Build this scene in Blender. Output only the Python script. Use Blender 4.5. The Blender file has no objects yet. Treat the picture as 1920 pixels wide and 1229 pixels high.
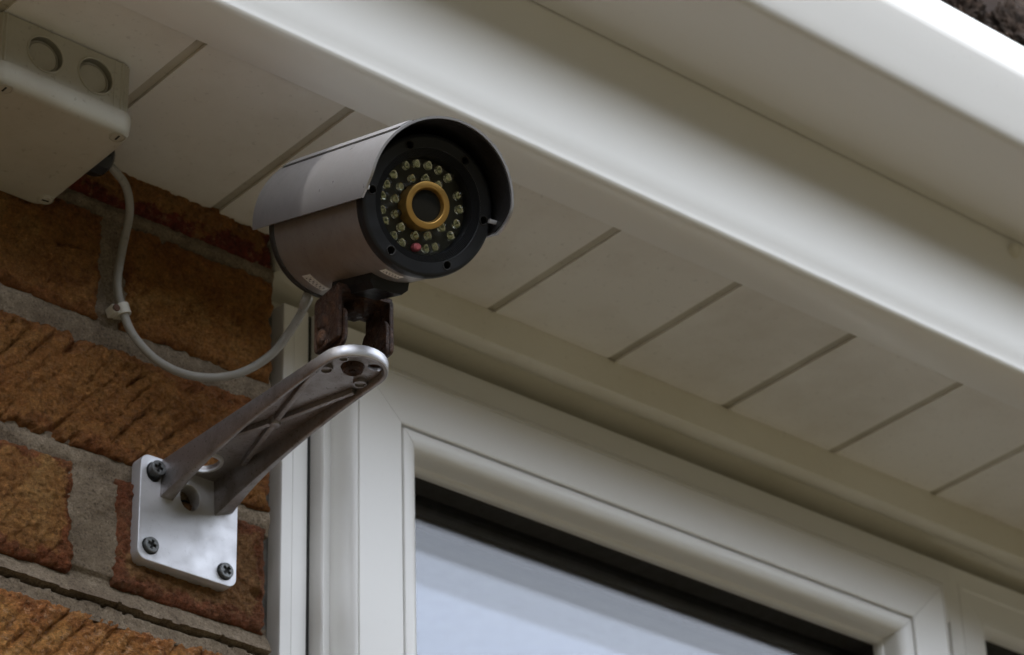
import bpy, bmesh, math, random
from mathutils import Vector, Matrix, noise
random.seed(7)
PI = math.pi
scene = bpy.context.scene
COL = scene.collection

# ------------------------------------------------------------------ camera
FPX, PITCH, YAW, ROLL = 5563.8, .5427168, .718937, -.0325489      # from vanishing points of the photograph
CAM = Vector((-.8345, -1.163, 1.55))
fw = Vector((math.sin(YAW)*math.cos(PITCH), math.cos(YAW)*math.cos(PITCH), math.sin(PITCH)))
r0 = Vector((math.cos(YAW), -math.sin(YAW), 0)); u0 = r0.cross(fw)
rt = r0*math.cos(ROLL) + u0*math.sin(ROLL); up = -r0*math.sin(ROLL) + u0*math.cos(ROLL)
cd = bpy.data.cameras.new('camera'); cam = bpy.data.objects.new('camera', cd); COL.objects.link(cam)
cam.matrix_world = Matrix(((rt.x, up.x, -fw.x, CAM.x), (rt.y, up.y, -fw.y, CAM.y), (rt.z, up.z, -fw.z, CAM.z), (0, 0, 0, 1)))
cd.sensor_width = 36; cd.lens = FPX/1920*36; cd.clip_start = .05; cd.clip_end = 4000
cd.dof.use_dof = True; cd.dof.focus_distance = 1.43; cd.dof.aperture_fstop = 18
scene.camera = cam

# ------------------------------------------------------------------ sky, sun, exposure
SUN = Vector((-.42, -.345, .90)).normalized()                       # towards the sun
w = bpy.data.worlds.new('World'); scene.world = w; w.use_nodes = True
nt = w.node_tree; bg = nt.nodes['Background']
sky = nt.nodes.new('ShaderNodeTexSky'); sky.sky_type = 'NISHITA'; sky.sun_disc = False
sky.sun_elevation = math.asin(SUN.z); sky.sun_rotation = math.atan2(SUN.x, SUN.y)
sky.air_density = 1.2; sky.dust_density = 2.0; sky.ozone_density = 1.0
hs = nt.nodes.new('ShaderNodeHueSaturation'); hs.inputs['Saturation'].default_value = .55
nt.links.new(sky.outputs[0], hs.inputs['Color'])
# thin even cloud spread over the clear sky
tcw = nt.nodes.new('ShaderNodeTexCoord'); cn = nt.nodes.new('ShaderNodeTexNoise'); nt.links.new(tcw.outputs['Generated'], cn.inputs['Vector'])
cn.inputs['Scale'].default_value = 2.2; cn.inputs['Detail'].default_value = 5
cr_ = nt.nodes.new('ShaderNodeValToRGB'); nt.links.new(cn.outputs['Fac'], cr_.inputs[0])
cr_.color_ramp.elements[0].position = .3; cr_.color_ramp.elements[0].color = (.83, .92, 1.06, 1)
cr_.color_ramp.elements[1].position = .7; cr_.color_ramp.elements[1].color = (.95, .99, 1.06, 1)
gain = nt.nodes.new('ShaderNodeVectorMath'); gain.operation = 'SCALE'; gain.inputs['Scale'].default_value = 4.6
nt.links.new(cr_.outputs[0], gain.inputs[0])
part = nt.nodes.new('ShaderNodeVectorMath'); part.operation = 'SCALE'; part.inputs['Scale'].default_value = .3
nt.links.new(hs.outputs[0], part.inputs[0])
addw = nt.nodes.new('ShaderNodeVectorMath'); addw.operation = 'ADD'
nt.links.new(gain.outputs[0], addw.inputs[0]); nt.links.new(part.outputs[0], addw.inputs[1]); nt.links.new(addw.outputs[0], bg.inputs['Color'])
bg.inputs['Strength'].default_value = .15
sl = bpy.data.lights.new('sun', 'SUN'); so = bpy.data.objects.new('sun', sl); COL.objects.link(so)
sl.energy = .6; sl.angle = math.radians(1.2); sl.color = (1, .95, .87)
so.rotation_euler = SUN.to_track_quat('Z', 'Y').to_euler(); so.location = SUN*20
vs = scene.view_settings; vs.view_transform = 'Standard'; vs.look = 'None'; vs.gamma = 1; vs.use_curve_mapping = False
vs.exposure = 1.90

# ------------------------------------------------------------------ helpers
def ray(px, py): return rt*(px-960) + up*(614.5-py) + fw*FPX
def at(px, py, ax, v):                                             # pixel -> point on the plane axis = v
    d = ray(px, py); return CAM + d*((v-CAM[ax])/d[ax])

def node(nt, t, **kw):
    n = nt.nodes.new(t)
    for k, v in kw.items():
        if k in n.inputs: n.inputs[k].default_value = v
        else: setattr(n, k, v)
    return n
def ramp(nt, fac, stops):
    n = nt.nodes.new('ShaderNodeValToRGB'); nt.links.new(fac, n.inputs[0])
    e = n.color_ramp.elements
    while len(e) < len(stops): e.new(.5)
    for el, (p, c) in zip(e, stops):
        el.position = p; el.color = (c, c, c, 1) if isinstance(c, (int, float)) else (*c, 1)
    return n.outputs[0]
def mixc(nt, fac, a, b, mode='MIX'):
    n = nt.nodes.new('ShaderNodeMix'); n.data_type = 'RGBA'; n.blend_type = mode
    for s, v in ((n.inputs[0], fac), (n.inputs[6], a), (n.inputs[7], b)):
        if isinstance(v, bpy.types.NodeSocket): nt.links.new(v, s)
        elif isinstance(v, (int, float)): s.default_value = v
        else: s.default_value = (*v, 1)
    return n.outputs[2]
def noise_n(nt, scale, detail=4, rough=.55, vec=None, dist=0):
    n = node(nt, 'ShaderNodeTexNoise', Scale=scale, Detail=detail, Roughness=rough, Distortion=dist)
    if vec is not None: nt.links.new(vec, n.inputs['Vector'])
    return n.outputs['Fac']
def bump(nt, h, strength, dist, prev=None):
    n = node(nt, 'ShaderNodeBump', Strength=strength, Distance=dist); nt.links.new(h, n.inputs['Height'])
    if prev is not None: nt.links.new(prev, n.inputs['Normal'])
    return n.outputs[0]
def material(name, base=(.5, .5, .5), rough=.5, metal=0, spec=.5):
    m = bpy.data.materials.new(name); m.use_nodes = True; nt = m.node_tree
    b = nt.nodes['Principled BSDF']
    b.inputs['Base Color'].default_value = (*base, 1); b.inputs['Roughness'].default_value = rough
    b.inputs['Metallic'].default_value = metal; b.inputs['Specular IOR Level'].default_value = spec
    tc = nt.nodes.new('ShaderNodeTexCoord')
    return m, nt, b, tc.outputs['Object']
def link(nt, a, b): nt.links.new(a, b)

# ------------------------------------------------------------------ materials
def pvc(name, base, dirt, dirt_amt=.5, rough=.34, streak=None):
    m, nt, b, oc = material(name, base, rough)
    geo = nt.nodes.new('ShaderNodeNewGeometry').outputs['Position']
    mp = node(nt, 'ShaderNodeMapping'); link(nt, geo, mp.inputs[0]); mp.inputs['Scale'].default_value = streak or (1, 1, 1)
    f = ramp(nt, noise_n(nt, 9, 6, .65, mp.outputs[0]), [(.42, 0), (.75, 1)])
    f2 = ramp(nt, noise_n(nt, 260, 3, .6, geo), [(.62, 0), (.72, 1)])
    mul = node(nt, 'ShaderNodeMath', operation='MULTIPLY'); link(nt, f, mul.inputs[0]); mul.inputs[1].default_value = dirt_amt
    c = mixc(nt, mul.outputs[0], base, dirt)
    spk = node(nt, 'ShaderNodeMath', operation='MULTIPLY'); link(nt, f2, spk.inputs[0]); spk.inputs[1].default_value = dirt_amt*.45
    c = mixc(nt, spk.outputs[0], c, tuple(v*.5 for v in dirt))
    link(nt, c, b.inputs['Base Color'])
    if dirt_amt > .2: link(nt, ramp(nt, noise_n(nt, 30, 4, .6, geo), [(.3, rough-.03), (.7, rough+.05)]), b.inputs['Roughness'])
    return m
M = {}
M['pvc_window'] = pvc('white_pvc_window', (.80, .79, .77), (.66, .64, .58), .07, .30)
M['pvc_fascia'] = pvc('white_pvc_fascia', (.77, .75, .70), (.64, .60, .52), .03, .28, (.2, 3, 3))
M['pvc_soffit'] = pvc('white_pvc_soffit', (.73, .70, .635), (.46, .40, .30), .55, .42)
M['pvc_groove'] = pvc('dirty_pvc_groove', (.47, .43, .34), (.22, .19, .13), .8, .6)
M['pvc_trim'] = pvc('white_pvc_trim', (.72, .69, .60), (.52, .47, .33), .35, .40)
M['pvc_gutter'] = pvc('white_pvc_gutter', (.75, .735, .70), (.60, .56, .48), .12, .36, (.2, 2, 2))
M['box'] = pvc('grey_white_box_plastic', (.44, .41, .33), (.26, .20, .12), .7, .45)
M['cable'] = pvc('grey_cable_sheath', (.30, .285, .26), (.13, .115, .09), .8, .5)
M['clip'] = pvc('white_clip_plastic', (.60, .58, .52), (.35, .3, .22), .5, .4)

def simple(name, base, rough, metal=0, bstr=.15, bscale=300, var=.25, spec=.5):
    m, nt, b, oc = material(name, base, rough, metal, spec)
    g = nt.nodes.new('ShaderNodeNewGeometry').outputs['Position']
    c = mixc(nt, noise_n(nt, 60, 5, .65, g), tuple(v*(1-var) for v in base), tuple(min(1, v*(1+var)) for v in base))
    link(nt, c, b.inputs['Base Color'])
    link(nt, ramp(nt, noise_n(nt, 120, 4, .6, g), [(.3, max(.02, rough-.1)), (.7, min(1, rough+.12))]), b.inputs['Roughness'])
    link(nt, bump(nt, noise_n(nt, bscale, 4, .6, g), bstr, .0008), b.inputs['Normal'])
    return m
M['black_plastic'] = simple('black_plastic', (.011, .012, .0145), .40, 0, .06, 900, .3, .35)
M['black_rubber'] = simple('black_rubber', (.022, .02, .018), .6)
M['visor_inside'] = simple('black_visor_lining', (.014, .013, .013), .55)
M['black_pcb'] = simple('dark_olive_board', (.020, .021, .012), .45)
M['gland'] = simple('black_gland_plastic', (.012, .012, .013), .3)
M['screw'] = simple('dark_zinc_screw', (.16, .165, .165), .42, .85, .5, 900, .35)
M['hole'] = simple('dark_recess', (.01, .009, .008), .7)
M['brass'] = simple('gold_anodised_ring', (.46, .27, .075), .40, .8, .1, 500, .15)
M['cup'] = simple('led_reflector', (.62, .64, .52), .12, 1.0, .1, 900, .2)
M['red_led'] = simple('red_sensor', (.55, .13, .15), .35)
M['nail'] = simple('rusty_nail', (.10, .05, .03), .7, .4)
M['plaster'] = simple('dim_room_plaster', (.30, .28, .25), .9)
M['curtain'] = simple('pale_blind', (.45, .45, .45), .9)

def metal_paint(name, base, rough, metal, dirt, damt, scratch=0.):
    m, nt, b, oc = material(name, base, rough, metal)
    g = nt.nodes.new('ShaderNodeNewGeometry').outputs['Position']
    f = ramp(nt, noise_n(nt, 45, 7, .7, g), [(.45, 0), (.8, 1)])
    k = node(nt, 'ShaderNodeMath', operation='MULTIPLY'); link(nt, f, k.inputs[0]); k.inputs[1].default_value = damt
    c = mixc(nt, k.outputs[0], base, dirt)
    s = ramp(nt, noise_n(nt, 700, 2, .5, g), [(.64, 0), (.70, 1)])
    k2 = node(nt, 'ShaderNodeMath', operation='MULTIPLY'); link(nt, s, k2.inputs[0]); k2.inputs[1].default_value = damt*.6
    c = mixc(nt, k2.outputs[0], c, tuple(v*.4 for v in dirt))
    if scratch:
        mp = node(nt, 'ShaderNodeMapping'); link(nt, g, mp.inputs[0])
        mp.inputs['Rotation'].default_value = (.4, .7, .3); mp.inputs['Scale'].default_value = (1, 14, 1)
        sc = ramp(nt, noise_n(nt, 130, 3, .6, mp.outputs[0], 1.5), [(.68, 0), (.72, 1)])
        k3 = node(nt, 'ShaderNodeMath', operation='MULTIPLY'); link(nt, sc, k3.inputs[0]); k3.inputs[1].default_value = scratch
        c = mixc(nt, k3.outputs[0], c, (.75, .74, .72))
    link(nt, c, b.inputs['Base Color'])
    link(nt, ramp(nt, noise_n(nt, 90, 5, .6, g), [(.3, rough-.07), (.7, rough+.13)]), b.inputs['Roughness'])
    link(nt, bump(nt, noise_n(nt, 1400, 2, .5, g), .10, .0004), b.inputs['Normal'])
    return m
M['housing'] = metal_paint('champagne_grey_housing', (.34, .315, .30), .34, .55, (.21, .175, .15), .45)
M['visor'] = metal_paint('silver_grey_visor', (.40, .395, .41), .34, .55, (.27, .26, .255), .35)
M['silver'] = metal_paint('silver_cast_aluminium', (.60, .60, .625), .48, .6, (.44, .43, .42), .22, .2)
M['arm'] = metal_paint('weathered_cast_aluminium', (.33, .31, .31), .42, .8, (.13, .10, .08), .95, .35)

def arm_pale_tip():
    m = M['arm'].copy(); m.name = 'aluminium_paler_at_tip'; nt = m.node_tree; b = nt.nodes['Principled BSDF']
    g = nt.nodes.new('ShaderNodeNewGeometry').outputs['Position']; sx = nt.nodes.new('ShaderNodeSeparateXYZ'); link(nt, g, sx.inputs[0])
    mr = nt.nodes.new('ShaderNodeMapRange'); link(nt, sx.outputs[1], mr.inputs[0])
    for i, v in ((1, -.130), (2, -.160), (3, -.35), (4, 1.25)): mr.inputs[i].default_value = v
    ad = node(nt, 'ShaderNodeMath', operation='MULTIPLY_ADD', use_clamp=True); link(nt, noise_n(nt, 170, 6, .7, g), ad.inputs[0]); ad.inputs[1].default_value = .9; 
    sub = node(nt, 'ShaderNodeMath', operation='SUBTRACT'); link(nt, mr.outputs[0], sub.inputs[0]); sub.inputs[1].default_value = .45; link(nt, sub.outputs[0], ad.inputs[2])
    old = b.inputs['Base Color'].links[0].from_socket
    link(nt, mixc(nt, ad.outputs[0], old, (.66, .66, .69)), b.inputs['Base Color'])
    return m
M['arm_pale_tip'] = arm_pale_tip()
def rust():
    m, nt, b, oc = material('glossy_brown_rust', (.1, .04, .02), .35, .25)
    g = nt.nodes.new('ShaderNodeNewGeometry').outputs['Position']
    n = noise_n(nt, 150, 7, .7, g, .6)
    c = ramp(nt, n, [(.30, (.014, .008, .006)), (.50, (.060, .027, .015)), (.66, (.14, .062, .028)), (.8, (.27, .15, .075))])
    link(nt, c, b.inputs['Base Color'])
    link(nt, ramp(nt, noise_n(nt, 260, 5, .6, g), [(.35, .16), (.65, .75)]), b.inputs['Roughness'])
    link(nt, bump(nt, noise_n(nt, 300, 7, .75, g), 1.0, .0026), b.inputs['Normal'])
    return m
M['rust'] = rust()

def label_mat():
    m, nt, b, oc = material('printed_white_sticker', (.5, .48, .46), .5)
    uv = nt.nodes.new('ShaderNodeUVMap').outputs[0]
    br = node(nt, 'ShaderNodeTexBrick', Scale=1.0); link(nt, uv, br.inputs['Vector'])
    br.inputs['Color1'].default_value = (.02, .02, .02, 1); br.inputs['Color2'].default_value = (.35, .34, .33, 1)
    br.inputs['Mortar'].default_value = (.75, .73, .70, 1)
    br.inputs['Brick Width'].default_value = .16; br.inputs['Row Height'].default_value = .36; br.inputs['Mortar Size'].default_value = .055
    sx = nt.nodes.new('ShaderNodeSeparateXYZ'); link(nt, uv, sx.inputs[0])
    inn = None
    for s, lo, hi in ((sx.outputs[0], .10, .92), (sx.outputs[1], .18, .84)):
        for op, v in (('GREATER_THAN', lo), ('LESS_THAN', hi)):
            q = node(nt, 'ShaderNodeMath', operation=op); link(nt, s, q.inputs[0]); q.inputs[1].default_value = v
            if inn is None: inn = q.outputs[0]
            else:
                mm = node(nt, 'ShaderNodeMath', operation='MULTIPLY'); link(nt, inn, mm.inputs[0]); link(nt, q.outputs[0], mm.inputs[1]); inn = mm.outputs[0]
    link(nt, mixc(nt, inn, (.80, .78, .74), br.outputs['Color']), b.inputs['Base Color'])
    return m
M['sticker'] = label_mat()

def glass(name, ior, tint=(1, 1, 1)):
    m = bpy.data.materials.new(name); m.use_nodes = True; nt = m.node_tree; nt.nodes.clear()
    o = nt.nodes.new('ShaderNodeOutputMaterial'); g = node(nt, 'ShaderNodeBsdfGlass', Roughness=0.0, IOR=ior)
    g.inputs['Color'].default_value = (*tint, 1); link(nt, g.outputs[0], o.inputs[0]); return m
M['glass'] = glass('window_glass', 1.43, (.97, .98, 1.0))
M['led_dome'] = glass('clear_led_epoxy', 1.45)
m = bpy.data.materials.new('lens_glass'); m.use_nodes = True
b = m.node_tree.nodes['Principled BSDF']; b.inputs['Base Color'].default_value = (.012, .012, .011, 1); b.inputs['Roughness'].default_value = .08
b.inputs['Specular IOR Level'].default_value = .30; M['lens'] = m

def brick_mat():
    m, nt, b, oc = material('rustic_clay_brick', (.3, .15, .06), .88, 0, .25)
    g = nt.nodes.new('ShaderNodeNewGeometry').outputs['Position']
    oi = nt.nodes.new('ShaderNodeObjectInfo')
    sep = nt.nodes.new('ShaderNodeSeparateColor'); link(nt, oi.outputs['Color'], sep.inputs[0])
    at_ = node(nt, 'ShaderNodeAttribute', attribute_name='rim')
    off = nt.nodes.new('ShaderNodeVectorMath'); off.operation = 'ADD'; link(nt, g, off.inputs[0]); link(nt, oi.outputs['Random'], off.inputs[1])
    v = off.outputs[0]
    mp = node(nt, 'ShaderNodeMapping'); link(nt, v, mp.inputs[0]); mp.inputs['Rotation'].default_value = (0, math.radians(-52), 0); mp.inputs['Scale'].default_value = (1, 1, 5.5)
    drag = noise_n(nt, 60, 8, .68, mp.outputs[0], .8)
    blot = noise_n(nt, 24, 9, .72, v, .5)
    body = ramp(nt, blot, [(.26, (.170, .058, .016)), (.42, (.360, .142, .036)), (.56, (.450, .205, .055)), (.74, (.580, .340, .112))])
    body2 = ramp(nt, blot, [(.26, (.150, .070, .032)), (.42, (.310, .160, .072)), (.56, (.400, .228, .108)), (.72, (.52, .345, .19))])
    base = mixc(nt, sep.outputs[0], body, body2)
    red = ramp(nt, noise_n(nt, 90, 6, .7, v), [(.3, (.10, .022, .016)), (.7, (.34, .075, .040))])
    # fired dark-red arrises with a ragged border
    rr = node(nt, 'ShaderNodeMath', operation='ADD'); link(nt, at_.outputs['Fac'], rr.inputs[0])
    nn = node(nt, 'ShaderNodeMath', operation='MULTIPLY_ADD'); link(nt, noise_n(nt, 55, 6, .7, v), nn.inputs[0]); nn.inputs[1].default_value = 2.4; nn.inputs[2].default_value = -1.2
    link(nt, nn.outputs[0], rr.inputs[1])
    rf = ramp(nt, rr.outputs[0], [(.42, 0), (.62, 1)])
    rk = node(nt, 'ShaderNodeMath', operation='MULTIPLY'); link(nt, rf, rk.inputs[0]); link(nt, sep.outputs[1], rk.inputs[1])
    c = mixc(nt, rk.outputs[0], base, red)
    fl = ramp(nt, noise_n(nt, 75, 5, .7, mp.outputs[0], .4), [(.60, 0), (.70, 1)])
    fk = node(nt, 'ShaderNodeMath', operation='MULTIPLY'); link(nt, fl, fk.inputs[0]); link(nt, sep.outputs[2], fk.inputs[1])
    c = mixc(nt, fk.outputs[0], c, (.34, .072, .033))
    sp2 = ramp(nt, noise_n(nt, 230, 5, .75, v), [(.54, 0), (.64, 1)])
    sk = node(nt, 'ShaderNodeMath', operation='MULTIPLY'); link(nt, sp2, sk.inputs[0]); link(nt, sep.outputs[2], sk.inputs[1])
    c = mixc(nt, sk.outputs[0], c, (.52, .30, .16))
    sp3 = ramp(nt, noise_n(nt, 170, 5, .75, mp.outputs[0]), [(.34, 1), (.44, 0)])
    sk3 = node(nt, 'ShaderNodeMath', operation='MULTIPLY'); link(nt, sp3, sk3.inputs[0]); link(nt, sep.outputs[2], sk3.inputs[1])
    c = mixc(nt, sk3.outputs[0], c, (.10, .045, .03))
    br_ = nt.nodes.new('ShaderNodeVectorMath'); br_.operation = 'SCALE'; link(nt, c, br_.inputs[0]); link(nt, oi.outputs['Alpha'], br_.inputs['Scale']); c = br_.outputs[0]
    grit = ramp(nt, noise_n(nt, 520, 5, .8, v), [(.26, .30), (.44, .85), (.56, 1.08), (.74, 1.75)])
    c = mixc(nt, 1.0, c, grit, 'MULTIPLY')
    c = mixc(nt, 1.0, c, ramp(nt, noise_n(nt, 240, 4, .75, v), [(.28, .45), (.48, 1.0), (.56, 1.05), (.72, 1.5)]), 'MULTIPLY')
    link(nt, c, b.inputs['Base Color'])
    n1 = bump(nt, drag, 1.0, .0060)
    n2 = bump(nt, noise_n(nt, 380, 8, .85, v), 1.0, .0045, n1)
    link(nt, n2, b.inputs['Normal'])
    return m
M['brick'] = brick_mat()

def mortar_mat():
    m, nt, b, oc = material('sandy_grey_mortar', (.3, .27, .22), .92, 0, .2)
    g = nt.nodes.new('ShaderNodeNewGeometry').outputs['Position']
    c = ramp(nt, noise_n(nt, 40, 8, .75, g), [(.3, (.120, .088, .060)), (.52, (.215, .166, .116)), (.75, (.34, .275, .20))])
    sp = ramp(nt, noise_n(nt, 800, 3, .7, g), [(.28, .30), (.44, .9), (.62, 1.15), (.76, 1.9)])
    c = mixc(nt, 1.0, c, sp, 'MULTIPLY')
    link(nt, c, b.inputs['Base Color'])
    n1 = bump(nt, noise_n(nt, 130, 6, .7, g), .6, .003)
    link(nt, bump(nt, noise_n(nt, 700, 5, .75, g), .8, .0014, n1), b.inputs['Normal'])
    return m
M['mortar'] = mortar_mat()

def stony(name, cols, scale, bs, bd, rough=.9):
    m, nt, b, oc = material(name, cols[1], rough, 0, .3)
    g = nt.nodes.new('ShaderNodeNewGeometry').outputs['Position']
    c = ramp(nt, noise_n(nt, scale, 8, .7, g), [(.3, cols[0]), (.52, cols[1]), (.75, cols[2])])
    link(nt, c, b.inputs['Base Color']); link(nt, bump(nt, noise_n(nt, scale*6, 6, .7, g), bs, bd), b.inputs['Normal']); return m
M['tile'] = stony('pinkish_grey_concrete_tile', [(.33, .25, .225), (.43, .35, .325), (.52, .45, .43)], 20, .4, .002)
M['moss'] = stony('dark_brown_moss', [(.020, .014, .010), (.055, .036, .026), (.15, .095, .065)], 160, 1, .004)
M['ground'] = stony('dry_brown_lawn', [(.037, .029, .0135), (.053, .042, .021), (.070, .057, .030)], 1.2, .4, .02)
M['foliage'] = stony('dark_tree_foliage', [(.020, .026, .010), (.045, .055, .020), (.08, .09, .035)], 1.5, 1, .3)
M['sealant'] = stony('grey_sealant', [(.10, .09, .08), (.16, .15, .13), (.22, .2, .18)], 120, .5, .002)

# ------------------------------------------------------------------ object helpers
def empty(name, loc, label=None, cat=None, group=None):
    o = bpy.data.objects.new(name, None); COL.objects.link(o); o.location = loc; o.empty_display_size = .02
    if label: o['label'] = label; o['category'] = cat
    if group: o['group'] = group
    return o
def place(me, name, mat, parent=None, shift=True):
    """link a mesh given in world coordinates; its origin goes to its own centre"""
    if shift and len(me.vertices):
        n = len(me.vertices); co = [0.0]*(3*n); me.vertices.foreach_get('co', co)
        lo = [min(co[i::3]) for i in range(3)]; hi = [max(co[i::3]) for i in range(3)]
        c = Vector([(a+b_)/2 for a, b_ in zip(lo, hi)]); me.transform(Matrix.Translation(-c))
    else: c = Vector((0, 0, 0))
    if mat and not me.materials: me.materials.append(M[mat] if isinstance(mat, str) else mat)
    o = bpy.data.objects.new(name, me); COL.objects.link(o)
    if parent:
        o.parent = parent
        wp = Vector((0, 0, 0)); q = parent
        while q: wp += q.location; q = q.parent
        c = c - wp
    o.location = c
    return o
def smooth(me, ang=35):
    for p in me.polygons: p.use_smooth = True
    me.set_sharp_from_angle(angle=math.radians(ang))
def build(name, verts, faces, mat, parent=None, sm=35, X=None, bev=0, seg=2):
    me = bpy.data.meshes.new(name); me.from_pydata([tuple(v) for v in verts], [], faces)
    bm = bmesh.new(); bm.from_mesh(me); bmesh.ops.recalc_face_normals(bm, faces=bm.faces)
    if bev:
        ed = [e for e in bm.edges if len(e.link_faces) == 2 and e.calc_face_angle(0) > math.radians(30)]
        bmesh.ops.bevel(bm, geom=ed, offset=bev, segments=seg, profile=.6, affect='EDGES', clamp_overlap=True)
    bm.to_mesh(me); bm.free()
    if X is not None: me.transform(X)
    if sm: smooth(me, sm)
    me.update()
    return place(me, name, mat, parent)
def box(name, x0, x1, y0, y1, z0, z1, mat, parent=None, bev=0, X=None, seg=2):
    v = [(x, y, z) for x in (x0, x1) for y in (y0, y1) for z in (z0, z1)]
    f = [(0, 1, 3, 2), (4, 6, 7, 5), (0, 4, 5, 1), (2, 3, 7, 6), (0, 2, 6, 4), (1, 5, 7, 3)]
    return build(name, v, f, mat, parent, 35, X, bev, seg)
def prism(name, prof, x0, x1, mat, parent=None, sm=40, axis='X'):
    """closed (a, b) profile swept straight along an axis"""
    n = len(prof); v = []
    for x in (x0, x1):
        for a, b_ in prof: v.append((x, a, b_) if axis == 'X' else (a, b_, x))
    f = [tuple(range(n)), tuple(range(2*n-1, n-1, -1))] + [(i, (i+1) % n, n+(i+1) % n, n+i) for i in range(n)]
    return build(name, v, f, mat, parent, sm)
def lathe(name, prof, X, mat, parent=None, seg=64, sm=30, closed=False, a0=0, a1=2*PI):
    """(r, h) profile turned round local Z"""
    full = abs(a1-a0-2*PI) < 1e-6; ns = seg if full else seg+1; n = len(prof); v = []; f = []
    for i in range(ns):
        t = a0+(a1-a0)*i/seg
        for r, h in prof: v.append((r*math.cos(t), r*math.sin(t), h))
    for i in range(seg):
        j = (i+1) % ns
        for k in range(n if closed else n-1):
            l = (k+1) % n; f.append((i*n+k, j*n+k, j*n+l, i*n+l))
    if not full and closed:
        f.append(tuple(range(n))); f.append(tuple(range((ns-1)*n, ns*n)))
    me = bpy.data.meshes.new(name); me.from_pydata(v, [], f)
    bm = bmesh.new(); bm.from_mesh(me); bmesh.ops.remove_doubles(bm, verts=bm.verts, dist=1e-6)
    bmesh.ops.recalc_face_normals(bm, faces=bm.faces); bm.to_mesh(me); bm.free()
    me.transform(X); smooth(me, sm); return place(me, name, mat, parent)
def circle(cx, cy, r, n=32, a0=0, a1=None, ry=None):
    if a1 is None: return [(cx+r*math.cos(2*PI*i/n), cy+(ry or r)*math.sin(2*PI*i/n)) for i in range(n)]
    return [(cx+r*math.cos(a0+(a1-a0)*i/n), cy+(ry or r)*math.sin(a0+(a1-a0)*i/n)) for i in range(n+1)]
def rrect(x0, x1, y0, y1, r, n=6):
    p = []
    for cx, cy, s in ((x1-r, y1-r, 0), (x0+r, y1-r, PI/2), (x0+r, y0+r, PI), (x1-r, y0+r, 1.5*PI)):
        p += [(cx+r*math.cos(s+PI/2*i/n), cy+r*math.sin(s+PI/2*i/n)) for i in range(n+1)]
    return p
def plate(name, outer, holes, thick, X, mat, parent=None, bev=0, sm=35):
    """flat plate with holes: local XY outline, z from 0 to thick"""
    cu = bpy.data.curves.new(name, 'CURVE'); cu.dimensions = '2D'; cu.fill_mode = 'BOTH'
    cu.extrude = max(1e-5, thick/2-bev); cu.bevel_depth = bev; cu.bevel_resolution = 2; cu.offset = -bev
    for pts in [outer]+list(holes):
        s = cu.splines.new('POLY'); s.points.add(len(pts)-1); s.use_cyclic_u = True
        for q, (a, b_) in zip(s.points, pts): q.co = (a, b_, 0, 1)
    t = bpy.data.objects.new('tmp', cu); COL.objects.link(t)
    me = bpy.data.meshes.new_from_object(t.evaluated_get(bpy.context.evaluated_depsgraph_get()))
    bpy.data.objects.remove(t); bpy.data.curves.remove(cu)
    me.name = name; me.transform(Matrix.Translation((0, 0, thick/2))); me.transform(X); me.materials.clear(); smooth(me, sm)
    return place(me, name, mat, parent)
def catmull(P, n=10):
    P = [Vector(p) for p in P]; P = [P[0]*2-P[1]]+P+[P[-1]*2-P[-2]]; out = []
    for i in range(1, len(P)-2):
        a, b_, c, d = P[i-1:i+3]
        for k in range(n):
            t = k/n; out.append(.5*((2*b_)+(c-a)*t+(2*a-5*b_+4*c-d)*t*t+(3*b_-a-3*c+d)*t**3))
    return out+[P[-2]]
def tube(name, pts, r, mat, parent=None, seg=16):
    v = []; f = []; ref = Vector((0, 0, 1)); n = len(pts)
    for i, p in enumerate(pts):
        d = (pts[min(i+1, n-1)]-pts[max(i-1, 0)]).normalized()
        if i == 0: ref = d.orthogonal().normalized()
        ref = (ref-d*ref.dot(d)).normalized(); bi = d.cross(ref)
        for k in range(seg): t = 2*PI*k/seg; v.append(p+(ref*math.cos(t)+bi*math.sin(t))*r)
    for i in range(n-1):
        for k in range(seg): l = (k+1) % seg; f.append((i*seg+k, i*seg+l, (i+1)*seg+l, (i+1)*seg+k))
    f += [tuple(range(seg)), tuple(range((n-1)*seg, n*seg))]
    return build(name, v, f, mat, parent, 60)
def frame(O, x, y, z): return Matrix(((x[0], y[0], z[0], O[0]), (x[1], y[1], z[1], O[1]), (x[2], y[2], z[2], O[2]), (0, 0, 0, 1)))
def n3(x, y, z): return noise.noise(Vector((x, y, z)))
def fbm(x, y, z, o=4): return noise.fractal(Vector((x, y, z)), .9, 2.1, o)

S = 2.4772                       # soffit level
XL, XR = -2.2, 1.9               # how far the eaves run each way
WX1 = 1.168                       # right end of the window
ZW0 = 1.40                       # window sill level

# ------------------------------------------------------------------ ground and room
gm = bpy.data.meshes.new('ground'); gm.from_pydata([(-1500, -1500, 0), (1500, -1500, 0), (1500, 1500, 0), (-1500, 1500, 0)], [], [(0, 1, 2, 3)])
g = place(gm, 'ground', 'ground'); g['kind'] = 'structure'
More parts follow.
